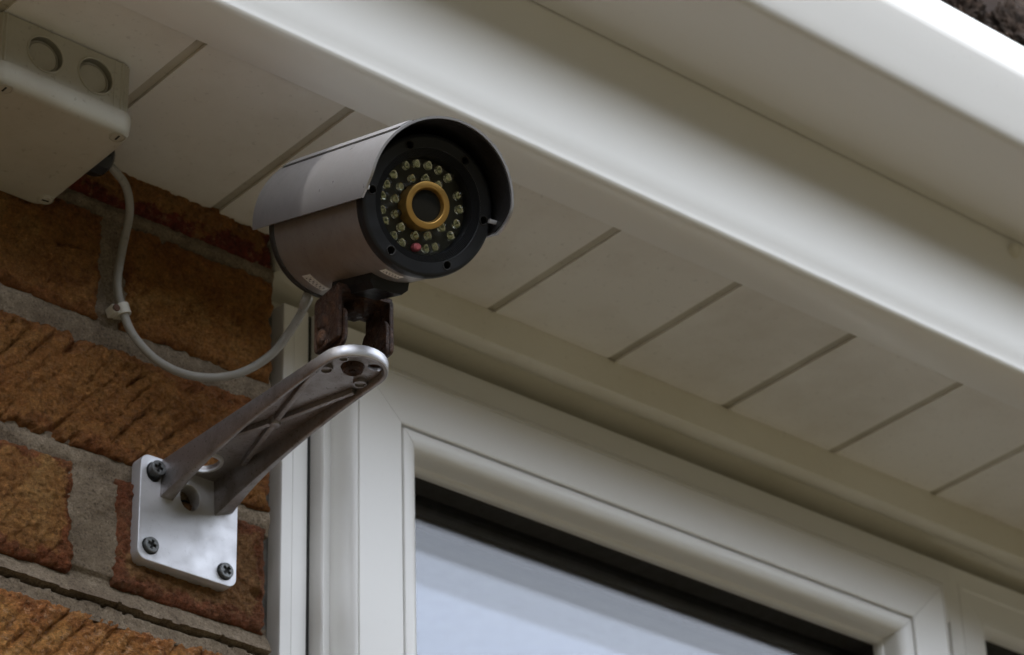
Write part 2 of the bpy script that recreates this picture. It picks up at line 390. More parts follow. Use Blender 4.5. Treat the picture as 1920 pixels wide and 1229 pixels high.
# unseen ring of trees, added and shaped in height to screen low sky light
V = []; Fc = []; nr, nh = 360, 14
for i in range(nr):
    a = 2*PI*i/nr
    for j in range(nh+1):
        t = j/nh; da = (a-math.radians(260)+PI) % (2*PI)-PI; hgt = 11.9+5.4*math.exp(-(da/.65)**2)+2.0*fbm(math.cos(a)*6, math.sin(a)*6, 1, 4)+1.2*fbm(math.cos(a)*30, math.sin(a)*30, 2, 3)
        rr_ = 30+2*fbm(math.cos(a)*20, math.sin(a)*20, t*5, 4)+4*t*t+2*n3(math.cos(a)*40, math.sin(a)*40, t*9)
        V.append((rr_*math.cos(a), rr_*math.sin(a), -.3+hgt*t))
for i in range(nr):
    for j in range(nh): k = ((i+1) % nr)*(nh+1)+j; q = i*(nh+1)+j; Fc.append((q, k, k+1, q+1))
o = build('sky_screen_trees', V, Fc, 'foliage', None, 60); o['kind'] = 'stuff'
def slab(L, x0, x1, y0, y1, z0, z1):
    i = len(L[0]); L[0].extend([(x, y, z) for x in (x0, x1) for y in (y0, y1) for z in (z0, z1)])
    L[1].extend([tuple(i+k for k in q) for q in ((0, 1, 3, 2), (4, 6, 7, 5), (0, 4, 5, 1), (2, 3, 7, 6), (0, 2, 6, 4), (1, 5, 7, 3))])
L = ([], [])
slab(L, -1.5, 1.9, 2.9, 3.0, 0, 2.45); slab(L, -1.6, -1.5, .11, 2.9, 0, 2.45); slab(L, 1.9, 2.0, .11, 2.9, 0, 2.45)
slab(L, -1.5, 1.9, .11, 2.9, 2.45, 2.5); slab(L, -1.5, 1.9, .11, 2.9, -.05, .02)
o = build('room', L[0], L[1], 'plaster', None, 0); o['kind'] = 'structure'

# ------------------------------------------------------------------ brick wall
wall = empty('brick_wall', (-1.0, .05, 0), 'rustic orange brown brick wall with grey mortar left of the window', 'wall')
ROWS = [(2.4562, 2.520), (2.3800, 2.4468), (2.3000, 2.3655), (2.2268, 2.2895)]
z = 2.2075
while z > .1: ROWS.append((z-.0635, z)); z -= .0775
DETAIL = 6                                     # rows built with relief: those the photograph shows
XE = .004                                      # brick edge beside the window
PERP = {0: [-.215, .0], 1: [(-.110, -.0955)], 2: [], 3: [(-.119, -.0935)], 4: [], 5: [(-.114, -.102)]}
def brick_mesh(x0, x1, z0, z1, seed, res=.001, dg=1.0):
    nx = max(4, int((x1-x0)/res)); nz = max(4, int((z1-z0)/res)); V = []; Fc = []; rim = []
    w, h = x1-x0, z1-z0
    for j in range(nz+1):
        for i in range(nx+1):
            s, t = i/nx, j/nz; x = x0+w*s; z = z0+h*t
            # ragged outline
            ex0 = .0018*fbm(z*45, seed, 1)+.0009*fbm(z*210, seed, 5); ex1 = .0022*fbm(z*45, seed, 9)+.0012*fbm(z*210, seed, 3)
            ez0 = .0012*fbm(x*40, seed, 13)+.0007*fbm(x*200, seed, 4); ez1 = .0012*fbm(x*40, seed, 17)+.0007*fbm(x*200, seed, 8)
            xx = x+ex0*(1-s)**6+ex1*s**6; zz = z+ez0*(1-t)**4+ez1*t**4
            d = min(x-x0, x1-x, z-z0, z1-z)
            de = d+.0012*fbm(x*120, z*120, seed+2)
            rd = max(0, 1-max(0, de)/.0042)
            a, b_ = x*.62+z*.79, -x*.79+z*.62                # drag marks run up to the right
            dr = fbm(a*28+seed, b_*190, 2.2, 4)
            y = -.0005+.0010*fbm(x*30, z*30, seed, 3)-.0015*dg*max(0, dr)+.0040*dg*max(0, -dr-.22)+.0014*fbm(x*330, z*330, seed, 3)
            pit = n3(x*75, z*75, seed+40)
            if pit < -.52: y += .004*(-.52-pit)/.2
            y += .0030*rd*rd
            V.append((xx, y, zz)); rim.append(1-min(1, d/.017)+.45*fbm(x*18, z*18, seed+6, 3))
    n = nx+1
    for j in range(nz):
        for i in range(nx): q = j*n+i; Fc.append((q, q+1, q+n+1, q+n))
    # sides running back into the wall
    loop = [i for i in range(n)]+[j*n+nx for j in range(1, nz+1)]+[nz*n+i for i in range(nx-1, -1, -1)]+[j*n for j in range(nz-1, 0, -1)]
    m0 = len(V)
    for k in loop: x, y, z = V[k]; V.append((x, .05, z)); rim.append(1)
    for k in range(len(loop)): l = (k+1) % len(loop); Fc.append((loop[k], m0+k, m0+l, loop[l]))
    me = bpy.data.meshes.new('brick'); me.from_pydata(V, [], Fc)
    at_ = me.attributes.new('rim', 'FLOAT', 'POINT'); at_.data.foreach_set('value', rim)
    smooth(me, 75); return me
def low_brick(w, h, seed):
    rnd = random.Random(seed); d = .004; V = []; Fc = []
    outer = [(-w/2, -h/2), (w/2, -h/2), (w/2, h/2), (-w/2, h/2)]
    for yy, k in ((.05, 0), (.003, 0), (-.001, d)):
        for a, b_ in outer: V.append((a-math.copysign(k, a)+rnd.uniform(-.001, .001), yy, b_-math.copysign(k, b_)+rnd.uniform(-.001, .001)))
    for k in (0, 4):
        for i in range(4): j = (i+1) % 4; Fc.append((k+i, k+j, k+4+j, k+4+i))
    Fc.append((8, 9, 10, 11)); me = bpy.data.meshes.new('brick'); me.from_pydata(V, [], Fc)
    at_ = me.attributes.new('rim', 'FLOAT', 'POINT'); at_.data.foreach_set('value', [1]*8+[.45]*4); smooth(me, 60); return me
LOW = {}
def add_brick(x0, x1, z0, z1, seed, tone, red, fleck, fine=False):
    if fine:
        o = place(brick_mesh(x0, x1, z0, z1, seed, dg=1.7 if x1-x0 > .2 and x0 > -.21 else .75), 'brick', 'brick', wall)
    else:
        w = round(x1-x0, 2); k = (w, round(z1-z0, 3), seed % 3)
        if k not in LOW: LOW[k] = low_brick(x1-x0, z1-z0, seed); LOW[k].materials.append(M['brick'])
        o = bpy.data.objects.new('brick', LOW[k]); COL.objects.link(o); o.parent = wall
        o.location = Vector(((x0+x1)/2, 0, (z0+z1)/2))-wall.location
    o.color = (tone, red, fleck, 1.35 if fleck == .85 else 1); return o
spec = {  # row: [(x0, x1, tone, red, fleck)]
 0: [(-.33, -.165, .3, .8, .2), (-.152, XE, .25, 1.0, .5)],
 1: [(-.325, -.110, .15, .25, .1), (-.0955, XE, .05, .12, .1)],
 2: [(-.205, XE+.001, .1, .30, .25)],
 3: [(-.335, -.119, .2, .62, .25), (-.0935, XE-.001, .75, .62, .25)],
 4: [(-.205, XE-.002, .1, .25, .85)],
 5: [(-.325, -.110, .3, .3, .5), (-.097, XE, .3, .3, .5)]}
BR = {}
for i, (z0, z1) in enumerate(ROWS):
    row = []
    if i in spec:
        for x0, x1, t, rd, fl in spec[i]:
            add_brick(x0, x1, z0, z1, i*7.3+x0*31, t, rd, fl, True); row.append((x0, x1))
        x = min(q[0] for q in row)-.011
    else: x = XE
    k = 0
    half = (i % 2 == 1) and i not in spec
    while x > -.95:
        wd = .103 if (half and k == 0) else .215
        add_brick(max(x-wd, -1.0), x, z0, z1, i*5+k, random.random()*.7, random.random()*.7, random.random()*.7); row.append((max(x-wd, -1.0), x)); x -= wd+.011; k += 1
    if i >= 2:                                  # right of the window and beneath the sill
        x = WX1+.012 if z1 > ZW0-.02 else XE+.011
        k = 0
        if (z1 > ZW0-.02) or i >= 5:
            while x < 1.62:
                wd = .103 if (i % 2 and k == 0) else .215
                add_brick(x, x+wd, z0, z1, i*5+k, random.random()*.7, random.random()*.7, random.random()*.7); x += wd+.011; k += 1
    BR[i] = row
# mortar: one relief sheet where the photograph looks, plain backing elsewhere
def mortar_y(x, z):
    y = .013
    for i in range(6):
        zb = ROWS[i][0]; zt = ROWS[i+1][1]     # bed joint between row i (above) and i+1 (below)
        if zt-.004 <= z <= zb+.004:
            t = (zb-z)/(zb-zt); rag = .12*fbm(x*30, i*3.1, 0, 3)+.05*fbm(x*150, i*2.1, 4, 3)
            cut = (.60 if i == 3 else .70)+rag*.6
            if i != 3: yy = .0030-.0014*math.sin(PI*min(1, max(0, t)))+.0030*max(0, fbm(x*22, i*5.0, 2, 3)-.1)*max(0, t-.5)
            elif t < cut: yy = .0035-.0058*max(0, t)/cut
            elif t < cut+.09+.05*fbm(x*35, 3.3, 8, 3): yy = .0070
            else: yy = .0008
            y = yy; break
    else:
        for i in range(6):
            if ROWS[i][0] <= z <= ROWS[i][1]:
                r = sorted(BR[i])
                for (a, b_), (c, d) in zip(r, r[1:]):
                    if b_-.004 <= x <= c+.004: y = .0012
                if x > XE-.004: y = .012
    return y+.0009*fbm(x*70, z*70, 3.3, 4)+.0006*fbm(x*320, z*320, 7, 3)
V = []; Fc = []; st = .0012; x0, x1, zb, zt = -.30, XE+.002, 2.085, S+.02
nx = int((x1-x0)/st); nz = int((zt-zb)/st)
for j in range(nz+1):
    for i in range(nx+1): x = x0+(x1-x0)*i/nx; z = zb+(zt-zb)*j/nz; V.append((x, mortar_y(x, z), z))
for j in range(nz):
    for i in range(nx): q = j*(nx+1)+i; Fc.append((q, q+1, q+nx+2, q+nx+1))
me = bpy.data.meshes.new('mortar'); me.from_pydata(V, [], Fc); smooth(me, 80); place(me, 'mortar', 'mortar', wall)
L = ([], [])
slab(L, -1.0, XE+.0035, .0165, .10, 0, 2.56); slab(L, WX1+.012, 1.62, .004, .10, 0, 2.56)
slab(L, XE+.004, WX1+.012, .004, .10, 0, ZW0-.05); slab(L, XE+.003, WX1+.012, .0505, .10, 2.4460, 2.56)
slab(L, -1.0, -.30, .004, .0164, 0, 2.56); slab(L, -.30, XE+.003, .004, .0164, 0, 2.085)
slab(L, -1.61, -1.0, .004, .10, 0, 2.56); slab(L, 1.62, 2.0, .004, .10, 0, 2.56)
build('mortar_backing', L[0], L[1], 'mortar', wall, 0)
o = build('sealant', *(lambda L: (slab(L, XE-.001, .0210, .0240, .05, ZW0, 2.4450), L)[1])(([], [])), 'sealant', wall, 0)

# ------------------------------------------------------------------ soffit
sof = empty('soffit', (.3, -.07, S), 'white plastic soffit of narrow boards under the eaves', 'soffit')
J0, JP = .1555, .0968
bme = None
k0 = int(math.floor((XL-J0)/JP)); k1 = int(math.ceil((XR-J0)/JP))
gap = .0060
prof = [(0, 0), (0, .008), (JP, .008), (JP, .0014), (JP-gap+.0004, .0014), (JP-gap, .0005), (JP-gap-.0006, 0)]
Vb = []; n = len(prof)
for y in (-.131, .012):
    Vb += [(a, y, b_) for a, b_ in prof]
Fb = [tuple(range(n)), tuple(range(2*n-1, n-1, -1))]+[(i, (i+1) % n, n+(i+1) % n, n+i) for i in range(n)]
bme = bpy.data.meshes.new('soffit_board'); bme.from_pydata(Vb, [], Fb)
bm = bmesh.new(); bm.from_mesh(bme); bmesh.ops.recalc_face_normals(bm, faces=bm.faces); bm.to_mesh(bme); bm.free()
bme.materials.append(M['pvc_soffit']); bme.materials.append(M['pvc_groove'])
for p in bme.polygons:
    c = p.center
    if c.x > JP-gap-.0003 and .0002 < c.z < .0045 and abs(p.normal.y) < .5: p.material_index = 1
for k in range(k0, k1+1):
    o = bpy.data.objects.new('soffit_board', bme); COL.objects.link(o); o.parent = sof
    o.location = Vector((J0+JP*(k-1)+gap/2+.0002*math.sin(k*2.3), 0, S+.00025*math.sin(k*1.7)))-sof.location
# trim strip where the soffit meets window
trim = prism('soffit_trim', [(-.0132, S+.0005), (-.0136, S-.002), (-.0136, 2.4566), (-.0131, 2.4552), (-.0118, 2.4546), (.0000, 2.4546), (.0008, 2.4552), (.0012, 2.4556), (.0300, 2.4560), (.0300, 2.4458), (.0500, 2.4458), (.0500, S+.0005)], .0075, XR-.3, 'pvc_trim')
trim['label'] = 'stepped white plastic trim strip between the soffit and the window head'; trim['category'] = 'trim'

# ------------------------------------------------------------------ fascia
fp = [(-.1285, S+.012), (-.1285, S-.0014)]
fp += [(-.134, S-.0018), (-.140, S-.0017), (-.146, S-.0011), (-.151, S-.0001), (-.1545, S+.0010), (-.1566, S+.0021), (-.1576, S+.0032), (-.1579, S+.0043), (-.1578, S+.0056), (-.1580, S+.0074), (-.1588, S+.0115), (-.1598, S+.0170), (-.1602, S+.0220)]
fp += [(-.1602, 2.70), (-.145, 2.70), (-.145, S+.012)]
fas = empty('fascia', (.3, -.15, S), 'white plastic fascia board with rounded lower edge beneath the gutter', 'fascia')
prism('board', fp, XL, XR, 'pvc_fascia', fas, 50)
c = at(1900, 472, 1, -.1602)
lathe('nail_cap', [(0, .0052), (.0028, .0050), (.0044, .0038), (.0050, .0010), (.0050, 0)], frame(c, (1, 0, 0), (0, 0, 1), (0, -1, 0)), 'pvc_trim', fas, 20)

# ------------------------------------------------------------------ gutter
gut = empty('gutter', (.3, -.2, 2.58), 'white square plastic gutter along the eaves', 'gutter')
gp = [(-.1606, 2.5795), (-.1615, 2.5782), (-.232, 2.5776)]
gp += [(-.232-.0062*math.sin(t), 2.5838-.0062*math.cos(t)) for t in [PI/2*i/6 for i in range(1, 6)]]
gp += [(-.2396, 2.5870), (-.2440, 2.6020), (-.2492, 2.6180), (-.2500, 2.6215), (-.2498, 2.6245), (-.2486, 2.6280), (-.2460, 2.6350), (-.2405, 2.6500), (-.2372, 2.6590), (-.2355, 2.6620), (-.2330, 2.6632), (-.2305, 2.6620)]
inner = [(-.2325, 2.6560), (-.2375, 2.6430), (-.2440, 2.6270), (-.2455, 2.6200), (-.2405, 2.6040), (-.2360, 2.5890), (-.230, 2.5805), (-.1645, 2.5812), (-.1640, 2.672), (-.1606, 2.672)]
prism('channel', gp+inner, XL, XR, 'pvc_gutter', gut, 50)

# ------------------------------------------------------------------ roof: tiles and moss
roof = empty('roof', (.3, 0, 2.72), 'pinkish grey concrete roof tiles above the gutter', 'roof')
pit = math.radians(44); TE = Vector((0, -.176, 2.727))
V = []; Fc = []
na = 12
for j, (s, th) in enumerate(((0, 0), (.42, 0), (.42, .040), (0, .040))):
    for i in range(na+1):
        q = i/na; hump = .006*math.cos(q*2*PI*2)*1.0
        V.append((q*.298, s*math.cos(pit)-(th+hump)*math.sin(pit), s*math.sin(pit)+(th+hump)*math.cos(pit)))
for j in range(4):
    for i in range(na): a = j*(na+1)+i; b_ = ((j+1) % 4)*(na+1)+i; Fc.append((a, a+1, b_+1, b_))
Fc += [tuple(j*(na+1) for j in range(4)), tuple(j*(na+1)+na for j in (3, 2, 1, 0))]
tme = bpy.data.meshes.new('roof_tile'); tme.from_pydata(V, [], Fc)
bm = bmesh.new(); bm.from_mesh(tme); bmesh.ops.recalc_face_normals(bm, faces=bm.faces); bm.to_mesh(tme); bm.free(); smooth(tme, 40); tme.materials.append(M['tile'])
for row in range(3):
    for k in range(14):
        o = bpy.data.objects.new('roof_tile', tme); COL.objects.link(o); o.parent = roof
        s = row*.33
        o.location = Vector((XL+k*.300+(.15 if row % 2 else 0)+.06, TE.y+s*math.cos(pit)-row*.012*math.sin(pit), TE.z+s*math.sin(pit)+row*.018))-roof.location
        o.rotation_euler = (random.uniform(-.006, .006), 0, 0)
box('roof_deck', XL, XR, -.14, 1.2, 2.56, 2.575, 'black_rubber', roof)
prism('underlay', [(-.15, 2.69), (1.0, 2.69+1.15*math.tan(pit)), (1.0, 2.57), (-.143, 2.57)], XL, XR, 'black_rubber', roof, 0)
def moss(name, cx, sx, cz, sz, cy, seed, label):
    bm = bmesh.new(); bmesh.ops.create_icosphere(bm, subdivisions=6, radius=1)
    for v in bm.verts:
        p = v.co.copy(); d = 1+.30*fbm(p.x*1.6+seed, p.y*1.6, p.z*1.6, 4)+.16*fbm(p.x*6+seed, p.y*6, p.z*6, 4)+.09*fbm(p.x*22, p.y*22, p.z*22+seed, 3)
        v.co = Vector((cx+p.x*sx*d, cy+p.y*.016*d, cz+p.z*sz*d))
    me = bpy.data.meshes.new(name); bm.to_mesh(me); bm.free(); smooth(me, 180)
    o = place(me, name, 'moss'); o['label'] = label; o['category'] = 'moss'; o['group'] = 'moss in the gutter'; return o
moss('moss_clump', .462, .040, 2.702, .030, -.196, 3, 'larger dark brown moss clump lying behind the gutter lip')
moss('moss_clump', .400, .024, 2.700, .022, -.196, 8, 'smaller dark brown moss clump at the corner above the gutter')

# ------------------------------------------------------------------ window
win = empty('window', (.6, 0, ZW0), 'white plastic window with a hinged sash beside a fixed light', 'window')
def rails(name, x0, x1, z0, z1, prof, mat, parent, hair=.0002):
    """closed (inset, y) profile run round a rectangle as four mitred rails"""
    n = len(prof)
    C = [((x0, z1), (x1, z1), (1, -1), (-1, -1)), ((x1, z1), (x1, z0), (-1, -1), (-1, 1)), ((x1, z0), (x0, z0), (-1, 1), (1, 1)), ((x0, z0), (x0, z1), (1, 1), (1, -1))]
    out = []
    for (a, b_, da, db) in C:
        L = Vector((b_[0]-a[0], b_[1]-a[1])).normalized()*hair; V = []
        for (px, pz), (dx, dz), sg in ((a, da, 1), (b_, db, -1)):
            for d, y in prof: V.append((px+dx*d+sg*L.x, y, pz+dz*d+sg*L.y))
        Fc = [tuple(range(n)), tuple(range(2*n-1, n-1, -1))]+[(i, (i+1) % n, n+(i+1) % n, n+i) for i in range(n)]
        out.append(build(name, V, Fc, mat, parent, 32))
    return out
WY = .0168                       # the window sits back in its reveal
SX0, SX1, SZ1 = .0542, .5659, 2.4271
SZ0 = ZW0+.055
HT = 2.4452                      # top of the frame
# cover strip beside the brick
def wprof(P): return [(x*1.0144+.0120, y+WY) for x, y in P]
prism('cover_strip', wprof([(.0090, .02), (.0090, -.0028), (.0097, -.0038), (.0166, -.0040), (.0168, -.0036), (.0170, -.0040), (.0268, -.0036), (.0279, -.0020), (.0282, .03)]), ZW0, HT, 'pvc_window', win, 40, 'Z')
prism('gap_shade_strip', [(.0410, .045), (.0410, WY-.0012), (.0430, WY-.0012), (.0430, .045)], ZW0, HT-.0004, 'black_rubber', win, 30, 'Z')  # black strip standing in for the shade in the gap beside the jamb
# outer frame: jamb, head, mullion, bottom rail
prism('jamb', wprof([(.0309, .03), (.0309, -.0098), (.0313, -.0110), (.0324, -.0118), (.0336, -.0114), (.0348, -.0098), (.0370, -.0070), (.0404, -.0056), (.0440, -.0052), (.071, -.0050), (.071, .03)]), ZW0, HT-.0002, 'pvc_window', win, 40, 'Z')
prism('head', [(.05, HT), (WY-.0055, HT), (WY-.0062, HT-.0009), (WY-.0062, HT-.033), (WY-.0052, HT-.045), (.05, HT-.045)], .0836, .5795, 'pvc_window', win, 40)
FX0 = .5806
rails('fixed_frame', FX0-.006, WX1, ZW0, HT, [(d_, y_+WY) for d_, y_ in [(0, .03), (0, -.0054), (.0006, -.0060), (.012, -.0060), (.0126, -.0068), (.0150, -.0068), (.0160, -.0060), (.030, -.0056), (.036, -.0044), (.0385, -.0010), (.0392, .0040), (.0392, .03)]], 'pvc_window', win)
prism('bottom_rail', [(.05, ZW0), (WY-.006, ZW0), (WY-.006, SZ0+.012), (.05, SZ0+.012)], .0836, FX0-.0065, 'pvc_window', win, 40)
prism('sill', [(.07, ZW0-.045), (-.035, ZW0-.050), (-.040, ZW0-.046), (-.040, ZW0-.022), (-.035, ZW0-.016), (.02, ZW0-.0005), (.07, ZW0-.0005)], .006, WX1+.011, 'pvc_window', win, 40)
# opening sash
sp = [(0, .004), (0, -.0070), (.0006, -.0092), (.0018, -.0112), (.0036, -.0136), (.0058, -.0158), (.0078, -.0172), (.0094, -.0178), (.0098, -.0170), (.0106, -.0170), (.0110, -.0180), (.0410, -.0180), (.0418, -.0174), (.0419, .004)]
rails('sash_rail', SX0, SX1, SZ0, SZ1, [(d_, y_+WY) for d_, y_ in sp], 'pvc_window', win)
d0 = .0432
bp = [(0, .0062), (0, -.0164), (.0006, -.0172), (.0030, -.0174), (.0075, -.0166), (.0098, -.0150), (.0112, -.0120), (.0118, -.0080), (.0120, -.0040), (.0124, -.0018), (.0140, -.0012), (.0148, .0002), (.0148, .0030), (.0140, .0055), (.0140, .0062)]
rails('glazing_bead', SX0+d0, SX1-d0, SZ0+d0, SZ1-d0, [(d_, y_+WY) for d_, y_ in bp], 'pvc_window', win)
def panes(x0, x1, z0, z1, y):
    for yy in (y, y+.0175, y+.0370):                             # triple glazed unit
        box('glass_pane', x0, x1, yy, yy+.0035, z0, z1, 'glass', win)
    for yy in (y+.004, y+.0215):
        rails('spacer_bar', x0+.001, x1-.001, z0+.001, z1-.001, [(0, yy), (.010, yy), (.010, yy+.013), (0, yy+.013)], 'black_rubber', win)
    rails('gasket', x0+.0005, x1-.0005, z0+.0005, z1-.0005, [(0, y-.0124), (.0068, y-.0124), (.0078, y-.0060), (.0085, y-.0010), (.0085, y-.0003), (0, y-.0003)], 'black_rubber', win)
g0 = d0+.0075
panes(SX0+g0, SX1-g0, SZ0+g0, SZ1-g0, .0190+WY)
panes(FX0+.030, WX1-.035, ZW0+.035, HT-.035, .0190+WY)

# ------------------------------------------------------------------ junction box under the soffit
BX0, BX1, BY0, BY1, BZ, LZ = -.2350, -.1496, -.0870, -.0025, 2.4462, 2.4318
jb = empty('junction_box', ((BX0+BX1)/2, (BY0+BY1)/2, S), 'grimy off-white square junction box screwed to the soffit', 'junction box')
I4 = Matrix.Identity(4)
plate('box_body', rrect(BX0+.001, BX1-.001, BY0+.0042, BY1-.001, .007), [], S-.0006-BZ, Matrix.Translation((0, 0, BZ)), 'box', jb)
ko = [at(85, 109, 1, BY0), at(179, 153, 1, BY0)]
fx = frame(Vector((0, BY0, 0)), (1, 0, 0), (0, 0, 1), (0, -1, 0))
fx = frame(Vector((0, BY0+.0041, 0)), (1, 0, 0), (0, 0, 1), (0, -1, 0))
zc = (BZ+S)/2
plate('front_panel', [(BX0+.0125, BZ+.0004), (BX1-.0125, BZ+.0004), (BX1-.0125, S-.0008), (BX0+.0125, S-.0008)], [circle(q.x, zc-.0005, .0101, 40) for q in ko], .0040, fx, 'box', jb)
for q in ko:
    kx = frame(Vector((q.x, BY0+.0042, zc-.0005)), (1, 0, 0), (0, 0, 1), (0, -1, 0))
    lathe('knockout', [(0, .0012), (.0082, .0012), (.0084, .0004), (.0087, .0004), (.0088, .0012), (.0092, .0012), (.0093, .0004), (.0101, .0004)], kx, 'box', jb, 40)
    lathe('knockout_rim', [(.0101, 0), (.0101, .0046), (.0106, .0049), (.0111, .0046), (.0111, .0039)], kx, 'box', jb, 40)
for s in (0, 1):                                                  # ribbed rounded corners
    pts = []; cx = BX0+.0085 if s == 0 else BX1-.0085
    for i in range(25):
        t = i/24; a = (PI+PI/2*t) if s == 0 else (1.5*PI+PI/2*t)
        rr_ = .0080+(.0006 if (i % 4) in (1, 2) else 0)
        pts.append((cx+rr_*math.cos(a), BY0+.0080+rr_*math.sin(a)))
    pts = ([(BX0+.0005, BY0+.012)]+pts+[(BX0+.0124, BY0), (BX0+.0124, BY0+.012)]) if s == 0 else ([(BX1-.0124, BY0+.012), (BX1-.0124, BY0)]+pts+[(BX1-.0005, BY0+.012)])
    plate('ribbed_corner', pts, [], S-.0008-BZ-.0002, Matrix.Translation((0, 0, BZ+.0002)), 'box', jb)
# lid: bevelled tray
def loft(name, loops, mat, parent, sm=35):
    n = len(loops[0]); V = [p for l in loops for p in l]; Fc = []
    for k in range(len(loops)-1):
        for i in range(n): j = (i+1) % n; Fc.append((k*n+i, k*n+j, (k+1)*n+j, (k+1)*n+i))
    Fc += [tuple(range(n)), tuple(range((len(loops)-1)*n, len(loops)*n))]
    return build(name, V, Fc, mat, parent, sm)
lid = loft('lid', [[(x, y, z) for x, y in rrect(BX0-.0012+i, BX1+.0012-i, BY0-.0022+i, BY1+.0012-i, .009-i*.3)] for i, z in ((.0008, BZ-.0006), (0, BZ-.0012), (-.0002, BZ-.0045), (.0004, LZ+.0035), (.0016, LZ+.0012), (.0030, LZ+.0003), (.0045, LZ))], 'box', jb)
for (px, py) in ((220, 257), (85, 375), (8, 166)):
    p = at(px, py, 2, LZ)
    sxm = frame(Vector((p.x, p.y, LZ+.0002)), (1, 0, 0), (0, -1, 0), (0, 0, -1))
    hd = lathe('lid_screw', [(0, .0007), (.0032, .0007), (.0037, .0004), (.0038, -.0002), (.0042, -.0002), (.0043, .0005), (.0046, .0001)], sxm, 'box', jb, 28)
    an = random.uniform(0, PI); dx, dy = math.cos(an), math.sin(an); V = []
    for hh in (.0005, .00095):
        for a, b_ in ((-1, -1), (1, -1), (1, 1), (-1, 1)): V.append((dx*a*.0020-dy*b_*.0005, dy*a*.0020+dx*b_*.0005, hh))
    build('slot', V, [(0, 1, 2, 3), (4, 5, 6, 7), (0, 1, 5, 4), (1, 2, 6, 5), (2, 3, 7, 6), (3, 0, 4, 7)], 'hole', hd, 0, sxm)
p = at(226, 336, 0, BX1+.014)
gy = -.033; gz = 2.4555
gx = frame(Vector((BX1-.001, gy, gz)), (0, 1, 0), (0, 0, 1), (1, 0, 0))
lathe('cable_gland', [(0, 0), (.0105, 0), (.0105, .004), (.0098, .0045), (.0098, .007), (.0112, .0078), (.0112, .014), (.0100, .0185), (.0070, .0210), (.0040, .0215), (0, .0215)], gx, 'gland', jb, 12, 25)

# ------------------------------------------------------------------ wall bracket
bk = empty('wall_bracket', (-.053, 0, 2.27), 'silver cast metal wall bracket holding the security camera on the brick wall', 'bracket')
PX0, PX1, PZ0, PZ1, PY = -.0845, -.0222, 2.2420, 2.3035, -.0080
scr = [(-.0762, 2.2948, .0046), (-.0770, 2.2505, .0022), (-.0298, 2.2498, .0022), (-.0298, 2.2950, .0022)]
xzf = lambda y: frame(Vector((0, y, 0)), (1, 0, 0), (0, 0, 1), (0, -1, 0))
plate('mounting_plate', rrect(PX0, PX1, PZ0, PZ1, .0055), [circle(sx, sz-(.0008 if k == 0 else 0), .0046, 24, ry=.0056 if k == 0 else .0046) for k, (sx, sz, q) in enumerate(scr)]+[circle(-.0530, 2.2862, .0062, 28, ry=.0075)], .0088, xzf(.0008), 'silver', bk, .0004)
lathe('hole_shade_cup', [(.0100, .0004), (.0100, -.0010), (0, -.0010)], frame(Vector((-.0530, .0018, 2.2862)), (1, 0, 0), (0, 0, 1), (0, -1, 0)), 'hole', bk, 24)  # near-black cup behind the hole, colour standing in for its deep shade
for sx, sz, hh in scr:
    X = frame(Vector((sx, PY-.0002, sz)), (math.cos(.4+sx*90), 0, math.sin(.4+sx*90)), (-math.sin(.4+sx*90), 0, math.cos(.4+sx*90)), (0, -1, 0))
    t = .0009; l = .0026; k = .0011
    cross = [(t, l), (t*.7, k), (k, t*.7), (l, t), (l, -t), (k, -t*.7), (t*.7, -k), (t, -l), (-t, -l), (-t*.7, -k), (-k, -t*.7), (-l, -t), (-l, t), (-k, t*.7), (-t*.7, k), (-t, l)]
    sc = plate('screw', circle(0, 0, .0043, 28), [cross[::-1]], .0016, X@Matrix.Translation((0, 0, hh-.0016)), 'screw', bk, .0004)
    lathe('screw_shank', [(0, hh-.0014), (.0041, hh-.0014), (.0041, -.002), (.0028, -.009), (0, -.009)], X, 'screw', sc, 28)
    lathe('drive_recess', [(0, hh-.0012), (.0027, hh-.0012), (.0027, hh-.00135), (0, hh-.00135)], X, 'hole', sc, 20)
# arm: downward-open channel
AXC, AW, ATOP, AEND = -.0535, .0178, 2.3032, -.1668
tipc = AEND+AW
def outline(ins, n=20):
    w = AW-ins
    L = [(AXC-w, PY+.0012)]
    for i in range(1, 13): L.append((AXC-w, PY+.0012+(tipc-PY-.0012)*i/13))
    L += [(AXC+w*math.cos(a), tipc+w*math.sin(a)) for a in [PI+PI*i/n for i in range(n+1)]]
    for i in range(12, 0, -1): L.append((AXC+w, PY+.0012+(tipc-PY-.0012)*i/13))
    L.append((AXC+w, PY+.0012)); return L
def depth(y):
    t = max(0, min(1, (y-AEND)/(PY-AEND))); return .0062+.0165*t**1.9
lo, li = outline(0), outline(.0026); n = len(lo); V = []; Fc = []
for (a, b_), (c, d) in zip(lo, li):
    t = max(0, min(1, (b_-AEND)/(PY-AEND))); so_ = si_ = 0.0
    if a > AXC+.010: so_ = .0105*t**5; si_ = .0010*t**4          # the flanges flare into the plate
    elif a < AXC-.010: so_ = -.0008*t**4; si_ = .0050*t**6
    zf = ATOP-depth(b_)
    V += [(a, b_, ATOP-.0006), (a+so_, b_, zf+.0005+max(0, so_)*.45), ((a*.8+c*.2)+so_*.9, (b_*.8+d*.2), zf+max(0, so_)*.38), ((a*.2+c*.8)+si_, (b_*.2+d*.8), zf), (c+si_, d, zf+.0005), (c, d, ATOP-.0008), (a*.85+c*.15, b_*.85+d*.15, ATOP)]
for i in range(n-1):
    for k in range(7): l = (k+1) % 7; Fc.append((i*7+k, (i+1)*7+k, (i+1)*7+l, i*7+l))
Fc += [tuple(range(7)), tuple(range((n-1)*7, n*7))]
fl = build('arm_flange', V, Fc, 'arm', bk, 50)
fl.data.materials.append(M['arm_pale_tip'])                           # outer faces blend to a paler colour towards the tip
